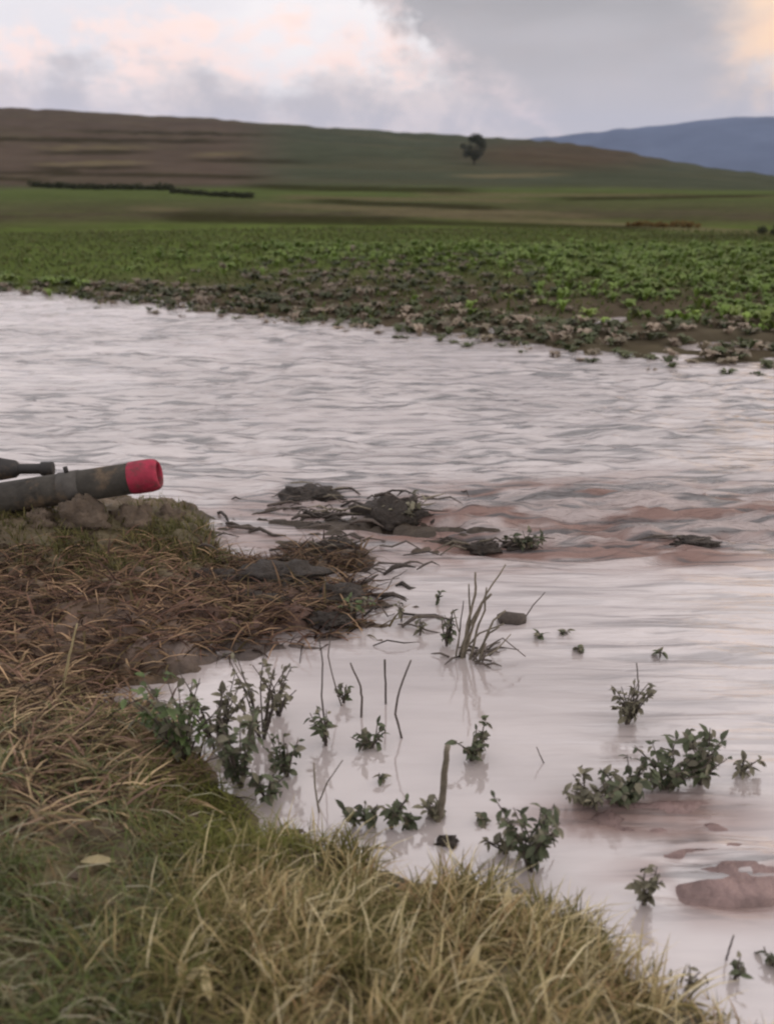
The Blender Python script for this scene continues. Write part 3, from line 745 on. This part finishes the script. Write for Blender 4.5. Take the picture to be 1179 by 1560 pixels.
def stalk(name, pix, r0, r1, label, cat='stalk', group=None, m=None, z=0., dy=None, parent=None):
    """broken stalk through photo pixels, foot first; stands upright over its foot"""
    p0 = at(*pix[0], z); pts = [p0] ; y = p0[1]
    for i, q in enumerate(pix[1:]):
        yy = y if dy is None else y+dy*(i+1)/(len(pix)-1)
        pts.append(aty(q[0], q[1], yy))
    pts = [Vector(p) for p in pts]; base = pts[0].copy()
    loc = [p-base for p in pts]
    loc.insert(0, (loc[0]-loc[1]).normalized()*.05)
    fine = []
    for i in range(len(loc)-1):
        for k in range(3): fine.append(loc[i].lerp(loc[i+1], k/3) + Vector((random.uniform(-1, 1), random.uniform(-1, 1), 0))*r0*.25)
    fine.append(loc[-1])
    n = len(fine); me = tube_mesh('stalk', fine, [r0+(r1-r0)*i/(n-1) for i in range(n)], 8, jit=.12)
    if parent is not None:
        o = obj(name, me, m or M_stalk, parent, base-parent.location); return o
    o = obj(name, me, m or M_stalk, None, base); return tag(o, label, cat, group)
def clod(name, px, py, w_px, h_px, label, cat='mud clod', z=0., m=None, seed=1, deep=.7, group=None, hz=None):
    p = at(px, py, z); u = np.linalg.norm(p-EYE)/F
    a = w_px*u*.5; h = h_px*u*.8 if hz is None else hz; b = a*deep
    nu, nv = 26, 12
    TH, PH = np.meshgrid(2*np.pi*np.arange(nu)/nu, np.pi/2*(1-np.arange(nv)/(nv-1))); TH = TH.ravel(); PH = PH.ravel()
    qx, qy, qz = np.cos(TH)*np.sin(PH), np.sin(TH)*np.sin(PH), np.cos(PH)
    k = 1 + .9*(fbm(qx*2.2+seed*3, qy*2.2+qz*2+seed, seed)-.5) + .7*(fbm(qx*7+seed, qy*7+qz*5, seed+5)-.5)
    V = np.column_stack([qx*a*k, qy*b*k, qz*h*k-.012]).tolist()
    Fc = [(j*nu+i, j*nu+(i+1) % nu, (j+1)*nu+(i+1) % nu, (j+1)*nu+i) for j in range(nv-1) for i in range(nu)]
    Fc.append(tuple(range(nu))[::-1])
    me = bpy.data.meshes.new(name); me.from_pydata(V, [], Fc); me.update()
    for f in me.polygons: f.use_smooth = True
    o = obj(name, me, m or M_clod, None, tuple(p)); return tag(o, label, cat, group)

# leafy plants in the pool
leafy('leafy_weed', 400, 1125, 120, 105, 34, 'tall loose leafy weed at the pool edge with pale water showing through it', m=M_leafmud, stems=6, lsize=.85)
leafy('leafy_weed', 368, 1198, 125, 100, 56, 'dense dark leafy weed rooted where the grassy bank meets the pool', stems=7)
leafy('leafy_weed', 438, 1182, 95, 50, 26, 'low spreading dark weed reaching into the pool from the dense weed', stems=5, lsize=.9)
leafy('leafy_bush', 282, 1155, 150, 105, 70, 'bushy green weed growing on the bank behind the dense dark weed', 'bush', m=M_leafgreen, z=.05, stems=9)
leafy('leafy_weed', 330, 1140, 110, 90, 40, 'grey green tangled weed between the green bush and the tall loose weed', m=M_leafmud, stems=7, lsize=.9)
leafy('leafy_weed', 425, 1090, 70, 60, 20, 'wispy pale weed behind the tall loose weed, farthest into the pool', m=M_leafmud, stems=5, lsize=.8)
leafy('leafy_weed', 405, 1218, 90, 40, 24, 'ragged low weed in front of the dense dark weed at the grass edge', m=M_leaf, stems=5, lsize=.85)
leafy('twiggy_weed', 497, 1135, 58, 48, 16, 'small weed round the foot of a tall thin double stem', stems=4, lsize=.8)
leafy('small_weed', 524, 1070, 34, 22, 9, 'small dark leaf cluster beside the tall thin double stem', stems=3, lsize=.75)
leafy('small_weed', 566, 1140, 58, 28, 15, 'dark drooping weed below the bent stalk in the pool', stems=4, lsize=.9)
leafy('small_weed', 718, 1158, 56, 34, 16, 'compact dark weed with one leafy shoot, next to the thick grey stump', stems=4)
leafy('leafy_shoot', 724, 1150, 30, 46, 8, 'single leafy shoot arching out of the compact dark weed', stems=1)
leafy('round_weed', 955, 1102, 84, 50, 50, 'round muddy weed clump with a bare stalk standing behind it', m=M_leafmud, stems=7, lsize=.8)
leafy('leafy_weed', 893, 1224, 110, 32, 36, 'muddy low end of the row of dark weeds in open water', m=M_leafmud, stems=5, lsize=.9)
leafy('leafy_weed', 952, 1218, 120, 42, 48, 'middle weed of the dark row, between the muddy end and the taller weeds', stems=6)
leafy('leafy_weed', 1012, 1202, 115, 48, 48, 'bushy weed of the dark row beside the tallest one', stems=6)
leafy('leafy_weed', 1066, 1194, 90, 60, 42, 'tallest weed of the dark row, next to the half sunk sprig', stems=5)
leafy('floating_sprig', 1055, 1133, 22, 16, 6, 'tiny three leaf sprig poking out behind the tallest weed of the row', stems=2, lsize=.8)
leafy('sunken_sprig', 1130, 1178, 52, 22, 11, 'half sunk sprig beyond the tallest weed of the dark row', m=M_leafmud, stems=3, lsize=.8)
leafy('leafy_weed', 808, 1325, 125, 80, 60, 'large tangled weed with looping stems by the straw coloured grass', m=M_leaf, stems=8, lsize=.95)
leafy('leafy_weed', 770, 1300, 60, 30, 12, 'thin muddy weed beside the large tangled weed', m=M_leafmud, stems=4, lsize=.8)
leafy('small_weed', 540, 1258, 30, 30, 7, 'end sprout of the sprouts lined up before the grass', m=M_leaf, stems=2, lsize=.85)
leafy('small_weed', 562, 1258, 34, 36, 9, 'tallest sprout of those lined up before the grass', stems=3, lsize=.9)
leafy('small_weed', 596, 1262, 48, 38, 14, 'broadest sprout of those lined up before the grass', stems=4, lsize=.9)
leafy('small_weed', 630, 1258, 34, 18, 8, 'low sprout between the broad one and the thick grey stump', stems=3, lsize=.9)
leafy('stump_weed', 668, 1248, 46, 26, 14, 'muddy weed round the foot of the thick grey stump', m=M_leafmud, stems=4, lsize=.85)
leafy('small_weed', 980, 1378, 40, 52, 12, 'faint muddy weed in the shallows near the mud ridge', m=M_leafmud, stems=4, lsize=.8)
leafy('small_weed', 640, 968, 24, 22, 6, 'small sprig between the muddy spit and the stubble clump', m=M_leafmud, stems=2, lsize=.8)
leafy('small_weed', 612, 945, 26, 22, 7, 'small sprig at the tip of the muddy spit', m=M_leafmud, stems=2, lsize=.8)
leafy('small_weed', 680, 985, 40, 46, 12, 'dark leafy weed rooted against the broken stubble clump', stems=4, lsize=.9)
leafy('small_weed', 664, 920, 16, 18, 4, 'tiny sprig standing alone behind the stubble clump', stems=1, lsize=.8)
leafy('floating_leaves', 822, 972, 20, 8, 4, 'first pair of dark leaves adrift beside the stubble clump', 'floating leaves', stems=1, lsize=.9)
leafy('floating_leaves', 856, 968, 18, 8, 4, 'pair of curled dark leaves adrift, farther out than the first pair', 'floating leaves', stems=1, lsize=.9)
leafy('floating_leaves', 882, 994, 18, 12, 4, 'dark leaves adrift on the open side, closest to the round muddy weed', 'floating leaves', stems=1, lsize=.9)
leafy('floating_leaves', 1005, 1000, 14, 8, 3, 'tiny drifting leaf above the round muddy weed', 'floating leaves', stems=1, lsize=.8)
leafy('floating_leaves', 733, 1252, 24, 8, 4, 'dark leaf scrap adrift between the stump and the tangled weed', 'floating leaves', stems=1, lsize=.9)
leafy('floating_leaves', 578, 1192, 16, 12, 3, 'lone dark leaf tuft in the calm pool above the sprouts', 'floating leaves', stems=1, lsize=.9)
leafy('small_weed', 1045, 1512, 40, 30, 7, 'sparse twiggy weed at the end of the straw coloured grass', m=M_leafmud, stems=3, lsize=.6)
leafy('small_weed', 1118, 1492, 22, 26, 5, 'small dark sprig below the leaning twig in the shallows', stems=2, lsize=.7)
leafy('small_weed', 1176, 1470, 30, 16, 6, 'dark leaves at the water surface beyond the leaning twig', stems=2, lsize=.8)

# stubble clump
b0 = at(712, 1002)
clump = tag(empty('stubble_clump', tuple(b0)), 'clump of broken pale crop stubble standing in the water', 'stubble')
for pix, r0, r1, dy in (
    ([(704, 1003), (712, 950), (724, 905), (724, 872)], .007, .004, 0), ([(706, 1000), (722, 950), (740, 905), (770, 860)], .007, .003, .03),
    ([(700, 1000), (714, 955), (735, 918), (748, 905)], .008, .005, -.02), ([(698, 985), (702, 945), (706, 915)], .004, .002, .04),
    ([(730, 1008), (738, 975), (752, 945), (770, 930)], .006, .004, .05), ([(734, 1010), (742, 985), (765, 972), (800, 1000)], .004, .002, -.03),
    ([(745, 1000), (760, 985), (790, 990)], .003, .002, 0), ([(712, 985), (730, 965), (768, 950)], .005, .003, .02),
    ([(716, 1004), (726, 960), (738, 930), (741, 895)], .007, .003, .02), ([(694, 1002), (700, 965), (690, 930)], .005, .002, .0), ([(722, 1006), (745, 965), (760, 955)], .006, .003, -.02), ([(708, 1002), (716, 940), (714, 890)], .006, .003, .03), ([(726, 1008), (756, 990), (778, 966)], .005, .002, .02),
    ([(800, 940), (812, 922), (830, 902)], .004, .002, .05)):
    stalk('stalk', pix, r0, r1, None, dy=dy, parent=clump, m=M_stalk if r0 > .0045 else M_darkstalk)
# stem pieces lying round the foot
for i in range(14):
    a = random.uniform(0, 6.28); rr_ = random.uniform(.01, .12); L_ = random.uniform(.04, .1); c = random.uniform(0, 6.28)
    s = obj('husk', tube_mesh('husk', [(0, 0, 0), (math.cos(c)*L_*.5, math.sin(c)*L_*.5, .012), (math.cos(c)*L_, math.sin(c)*L_, .004)], [.004, .005, .002], 6), M_darkstalk, clump, (math.cos(a)*rr_, math.sin(a)*rr_*.6, .005))
lg = tube_mesh('log_chunk', [(-.055, 0, 0), (-.03, .004, .004), (.03, -.003, .003), (.06, .004, 0)], [.022, .03, .031, .024], 12, jit=.14)
tag(obj('log_chunk', lg, M_darkstalk, None, tuple(at(778, 944, .008))), 'short dark chunk of wood floating behind the stubble clump', 'wood')

ST = 'broken stalks standing in the calm pool'
stalk('bent_stalk', [(551, 1092), (551, 1062), (549, 1045), (534, 1010)], .005, .003, 'bent dark stalk above the drooping weed', m=M_darkstalk)
stalk('straight_stalk', [(588, 1072), (587, 1040), (586, 1005)], .0042, .0036, 'straight dark stalk upright between two bent ones', m=M_darkstalk)
stalk('kinked_stalk', [(612, 1124), (602, 1088), (608, 1052), (626, 1006)], .0045, .003, 'kinked dark stalk leaning towards the stubble clump', m=M_darkstalk)
tw = tag(empty('thin_double_stem', tuple(at(498, 1130))), 'tall thin double stem rising in front of the muddy spit', 'stem')
stalk('stem', [(498, 1130), (490, 1060), (492, 1010), (486, 972)], .0035, .002, None, parent=tw, m=M_darkstalk)
stalk('stem', [(520, 1075), (508, 1035), (500, 1000), (504, 970)], .0032, .0018, None, parent=tw, m=M_darkstalk)
fk = tag(empty('forked_twig', tuple(at(486, 1238))), 'pale forked twig standing in the pool before the low spreading weed', 'twig')
stalk('stem', [(486, 1238), (480, 1200), (478, 1162)], .0036, .0024, None, parent=fk, m=M_stalk)
stalk('branch', [(484, 1226), (500, 1190), (522, 1158)], .0032, .0016, None, parent=fk, m=M_stalk)
stalk('thick_stump', [(668, 1250), (674, 1205), (680, 1165), (682, 1136)], .0125, .008, 'thick weathered grey stump of a stalk upright in the pool', 'stump')
clod('peat_chunk', 682, 1284, 30, 22, 'small dark chunk in the water in front of the thick grey stump', 'clod', seed=3)
stalk('short_twig', [(828, 1162), (822, 1150), (817, 1138)], .0025, .0015, 'tiny bare twig alone in open water', m=M_darkstalk)
stalk('bare_stalk', [(968, 1085), (972, 1045), (969, 1010)], .0035, .002, 'bare stalk behind the round muddy weed', m=M_darkstalk)
stalk('leaning_twig', [(1106, 1462), (1110, 1446), (1117, 1425)], .003, .002, 'leaning twig in the shallows beside the mud ridge', m=M_darkstalk)
stalk('dead_stalk', [(98, 1040), (104, 1010), (112, 975), (118, 950)], .006, .003, 'pale dead stem upright on the brown bank', m=M_straw, z=.12)
for i, pth in enumerate((([(790, 1300), (800, 1268), (838, 1262), (845, 1290)], 0), ([(765, 1255), (795, 1252), (812, 1275)], 0))):
    stalk('looping_stem', pth[0], .003, .002, ('arching loop of bare stem over the large tangled weed', 'shorter arching bare stem behind the large tangled weed')[i], 'stem', m=M_stalk, z=.0)

# mud and debris heaps near the spit
def heap(px, py, w, h, label, seed, nst=10, deep=.6):
    p = at(px, py); u = np.linalg.norm(p-EYE)/F
    root = tag(empty('debris_heap', tuple(p)), label, 'debris heap')
    o = clod('mud_mound', px, py, w, h, None, None, seed=seed, deep=deep); o.parent = root; o.location = (0, 0, 0)
    for k in ('label', 'category'):
        if k in o: del o[k]
    rg = random.Random(seed)
    for i in range(nst):
        a = rg.uniform(-.5, .5)+(math.pi if rg.random() < .5 else 0); L_ = rg.uniform(.06, .2)
        b = Vector((rg.uniform(-.48, .48)*w*u, rg.uniform(-.4, .4)*w*u*deep, rg.uniform(.1, .75)*h*u))
        pts = [(0, 0, 0), (math.cos(a)*L_*.5, math.sin(a)*L_*.4, rg.uniform(-.005, .03)), (math.cos(a)*L_, math.sin(a)*L_*.7, rg.uniform(-.03, .02))]
        obj('stalk', tube_mesh('stalk', pts, [.005, .006, .002], 6), M_darkstalk if rg.random() < .7 else M_stalk, root, b)
    return root
heap(470, 756, 96, 20, 'long flat dark debris heap in the current beyond the spit', 1)
heap(600, 786, 104, 34, 'largest dark debris heap, green topped, in the current', 2, 16, .75)
heap(500, 785, 60, 9, 'thin sunken debris strip between the two dark heaps', 3, 8, .4)
heap(515, 835, 70, 22, 'dark debris heap on the upper corner of the muddy spit', 4, 12)
heap(738, 834, 62, 16, 'small debris heap in the brown current beyond the stubble', 5, 10)
leafy('stranded_weed', 800, 836, 60, 22, 20, 'dark weed stranded at the end of the small debris heap', stems=6, lsize=1.1, m=M_leaf)
leafy('stranded_weed', 620, 790, 90, 24, 26, 'dark weed lying over the largest debris heap', stems=7, lsize=1.2, m=M_leafmud)
heap(790, 830, 60, 10, 'low mud lump under the stranded dark weed', 6, 6)
heap(1060, 824, 70, 12, 'faint brown mud lump in the reddish current', 7, 4)
for i, (x_, y_, w_, h_, lb) in enumerate(((430, 875, 130, 26, 'broad dark clod across the back of the muddy spit'), (520, 905, 90, 20, 'dark clod near the tip of the muddy spit'), (390, 915, 90, 16, 'flat clod in the middle of the muddy spit'), (330, 880, 70, 20, 'dark clod where the spit joins the olive grass'), (500, 940, 70, 12, 'reddish clod on the pool side of the muddy spit'))):
    clod('mud_clod', x_, y_, w_, h_, lb, 'mud clod', z=.05, seed=20+i, deep=.6)
leafy('green_sprout', 540, 935, 60, 20, 16, 'yellow green sprouts on the tip of the muddy spit', 'sprout', m=M_leafgreen, z=.04, stems=5, lsize=.8)

for i in range(80):
    q = random.random()
    x_, y_ = (random.gauss(545, 85), random.gauss(780, 24)) if q < .45 else ((random.gauss(560, 40), random.gauss(890, 40)) if q < .75 else (random.gauss(400, 60), random.gauss(815, 22)))
    L_ = random.uniform(.08, .26); a = random.gauss(0, .55); w_ = random.uniform(.003, .011)
    pts = [(0, 0, 0), (math.cos(a)*L_*.3, math.sin(a)*L_*.3+random.gauss(0, .012), random.uniform(.004, .035)), (math.cos(a)*L_*.65, math.sin(a)*L_*.65+random.gauss(0, .02), random.uniform(.0, .03)), (math.cos(a)*L_, math.sin(a)*L_, random.uniform(-.01, .01))]
    zz = max(.004, float(bank_z(*[np.array([v]) for v in at(x_, y_)[:2]])[0])+.006)
    o = obj('debris_scrap', tube_mesh('debris_scrap', pts, [w_*.7, w_, w_*.9, w_*.3], 7, jit=.35), random.choice((M_clod, M_darkstalk, M_darkstalk)), None, tuple(at(x_, y_, zz)))
    tag(o, 'small dark scrap of plant debris between the muddy spit and the dark heaps', 'debris', 'debris scraps adrift in the current')
# ------------------------------------------------------------------ pipes on the bank
def lathe(name, prof, seg=40):
    V = []; Fc = []
    for (x, r) in prof:
        for k in range(seg): an = 2*math.pi*k/seg; V.append((x, math.cos(an)*r, math.sin(an)*r))
    for i in range(len(prof)-1):
        for k in range(seg): Fc.append((i*seg+k, i*seg+(k+1) % seg, (i+1)*seg+(k+1) % seg, (i+1)*seg+k))
    me = bpy.data.meshes.new(name); me.from_pydata(V, [], Fc); me.update()
    for f in me.polygons: f.use_smooth = True
    return me
yp = at(235, 800, .12)[1]
E1 = Vector(aty(244, 722, yp)); E0 = Vector(aty(-200, 790, yp-.12))
up_ = np.linalg.norm(np.array(E1)-EYE)/F
PR = 23*up_
ax = (E1-E0); LEN = ax.length
pipe = tag(empty('pipe', E0), 'large dark grey pipe with a red end lying on the bank', 'pipe')
pipe.rotation_euler = ax.to_track_quat('X', 'Z').to_euler()
obj('barrel', lathe('barrel', [(0, PR*.9), (0, PR), (LEN*.45, PR), (LEN-.06, PR*1.0), (LEN-.06, PR*.86), (LEN*.4, PR*.86)]), M_pipe, pipe)
cw = 42*up_
obj('collar', lathe('collar', [(LEN-cw-.004, PR*1.002), (LEN-cw, PR*1.03), (LEN-cw*.8, PR*1.06), (LEN-cw*.35, PR*1.06), (LEN-cw*.14, PR*1.0), (LEN-.006, PR*.9), (LEN, PR*.8), (LEN-.01, PR*.72), (LEN-.03, PR*.70), (LEN-cw, PR*.70)]), M_red, pipe)
obj('mouth', lathe('mouth', [(LEN-.03, PR*.71), (LEN-.034, PR*.5), (LEN-.034, .001)]), M_redin, pipe)
for fx, wd in ((.66, .10), (.40, .05)):
    b = obj('clamp', lathe('clamp', [(LEN*fx, PR*1.003), (LEN*fx+.003, PR*1.05), (LEN*fx+wd, PR*1.05), (LEN*fx+wd+.003, PR*1.003)]), M_band, pipe)
    obj('bolt', tube_mesh('bolt', [(LEN*fx+wd*.5, 0, PR*1.02), (LEN*fx+wd*.5, 0, PR*1.02+.03)], .012, 8), M_pipe2, b)
yq = yp+.22
T1 = Vector(aty(80, 714, yq)); T0 = Vector(aty(-220, 716, yq-.05)); ax2 = T1-T0; L2 = ax2.length; r2 = 8*up_
thin = tag(empty('thin_pipe', T0), 'thin black pipe with a valve lying behind the large pipe', 'pipe')
thin.rotation_euler = ax2.to_track_quat('X', 'Z').to_euler()
obj('barrel', lathe('barrel', [(0, .001), (0, r2), (L2-.02, r2), (L2, r2*.9), (L2, .001)], 24), M_pipe2, thin)
obj('end_cap', lathe('end_cap', [(L2-.06, r2*1.01), (L2-.055, r2*1.35), (L2+.004, r2*1.35), (L2+.008, r2*.9), (L2+.008, .001)], 24), M_pipe2, thin)
xv = L2*(235/300)
v = obj('valve_body', lathe('valve_body', [(xv-.14, r2*1.02), (xv-.12, r2*1.9), (xv-.05, r2*2.2), (xv+.03, r2*1.7), (xv+.05, r2*1.02)], 24), M_pipe2, thin)
obj('valve_stem', tube_mesh('valve_stem', [(xv-.06, 0, r2*1.6), (xv-.06, 0, r2*3.0)], [.018, .014], 10), M_pipe2, v)

def stone(px, py, w, h, label, seed, z=.1, deep=.8):
    p = on_bank(np.array([px*1.]), np.array([py*1.]), 1)[0]
    return clod('stone', px, py, w, h, label, 'stone', z=p[2], m=M_stone, seed=seed, deep=deep)
stone(128, 793, 66, 44, 'rounded grey stone propping up the large pipe', 31)
stone(205, 798, 70, 40, 'brown grey stone under the red end of the pipe', 32)
stone(60, 800, 44, 30, 'smaller grey stone under the dark part of the pipe', 33)
stone(255, 790, 50, 24, 'flat stone at the water edge beside the red pipe end', 34, .06)
for i, (x_, y_, w_, lb) in enumerate(((180, 1075, 34, 'pale wet stone at the inner corner of the pool'), (105, 1335, 40, 'pale flat stone in the grey green grass'), (150, 1378, 38, 'brown flat stone in the grass near the pale one'), (210, 870, 30, 'pale stone in the olive grass below the pipe'), (455, 1270, 46, 'pale mud stone at the grassy edge of the pool'))):
    p = on_bank(np.array([x_*1.]), np.array([y_*1.]), 1)[0]
    clod('stone', x_, y_, w_, 10, lb, 'stone', z=p[2], m=M_stone, seed=40+i, deep=.5)

# pale dead leaves among the foreground grass
big = leaf_mesh('dead_leaf', .085, .026, .5, .25); big.materials.append(M_straw)
for i, (x_, y_, rz, ry, s, lb) in enumerate(((768, 1408, 1.2, -1.0, .9, 'broad pale dead leaf standing up beside the pool edge'), (275, 1530, 1.0, -.5, .9, 'pale dead leaf lowest in the straw grass'),
    (322, 1535, 2.0, -.4, .85, 'second pale dead leaf next to the lowest one'), (230, 1460, .4, -.3, .8, 'pale dead leaf where grey grass meets straw grass'), (362, 1430, 1.3, -.9, .8, 'pale leaf blade upright in the straw grass'),
    (438, 1490, .3, -.35, .9, 'long pale leaf slanting in the straw grass'), (715, 1490, 1.0, -.7, .7, 'small pale leaf among the greener straw'), (125, 1322, .1, -.1, 1.0, 'wide pale leaf flat on the grey green grass'),
    (500, 1385, 1.5, -1.1, .7, 'slim pale leaf tip above the straw grass'), (610, 1530, 2.6, -.5, .9, 'pale leaf bent over near the greener straw'))):
    p = on_bank(np.array([x_*1.]), np.array([y_*1.]), 1)[0]
    o = obj('dead_leaf', big, None, None, (p[0], p[1], p[2]+.02)); o.rotation_euler = (random.uniform(-.4, .4), ry, rz); o.scale = (s, s, s)
    tag(o, lb, 'dead leaf')

# ------------------------------------------------------------------ haze
def haze():
    me = bpy.data.meshes.new('haze')
    x0, x1, y0, y1, z0, z1 = -6500, 6500, -200, 6800, -12, 420
    V = [(x, y, z) for z in (z0, z1) for y in (y0, y1) for x in (x0, x1)]
    me.from_pydata(V, [], [(0, 2, 3, 1), (4, 5, 7, 6), (0, 1, 5, 4), (2, 6, 7, 3), (0, 4, 6, 2), (1, 3, 7, 5)]); me.update()
    m = bpy.data.materials.new('evening_haze'); m.use_nodes = True; t = m.node_tree; t.nodes.clear()
    v = N(t, 'ShaderNodeVolumePrincipled'); v.inputs['Color'].default_value = (.52, .66, 1.0, 1); v.inputs['Density'].default_value = .00009
    out = N(t, 'ShaderNodeOutputMaterial'); t.links.new(v.outputs[0], out.inputs['Volume'])
    tag(obj('haze', me, m), kind='stuff')
haze()
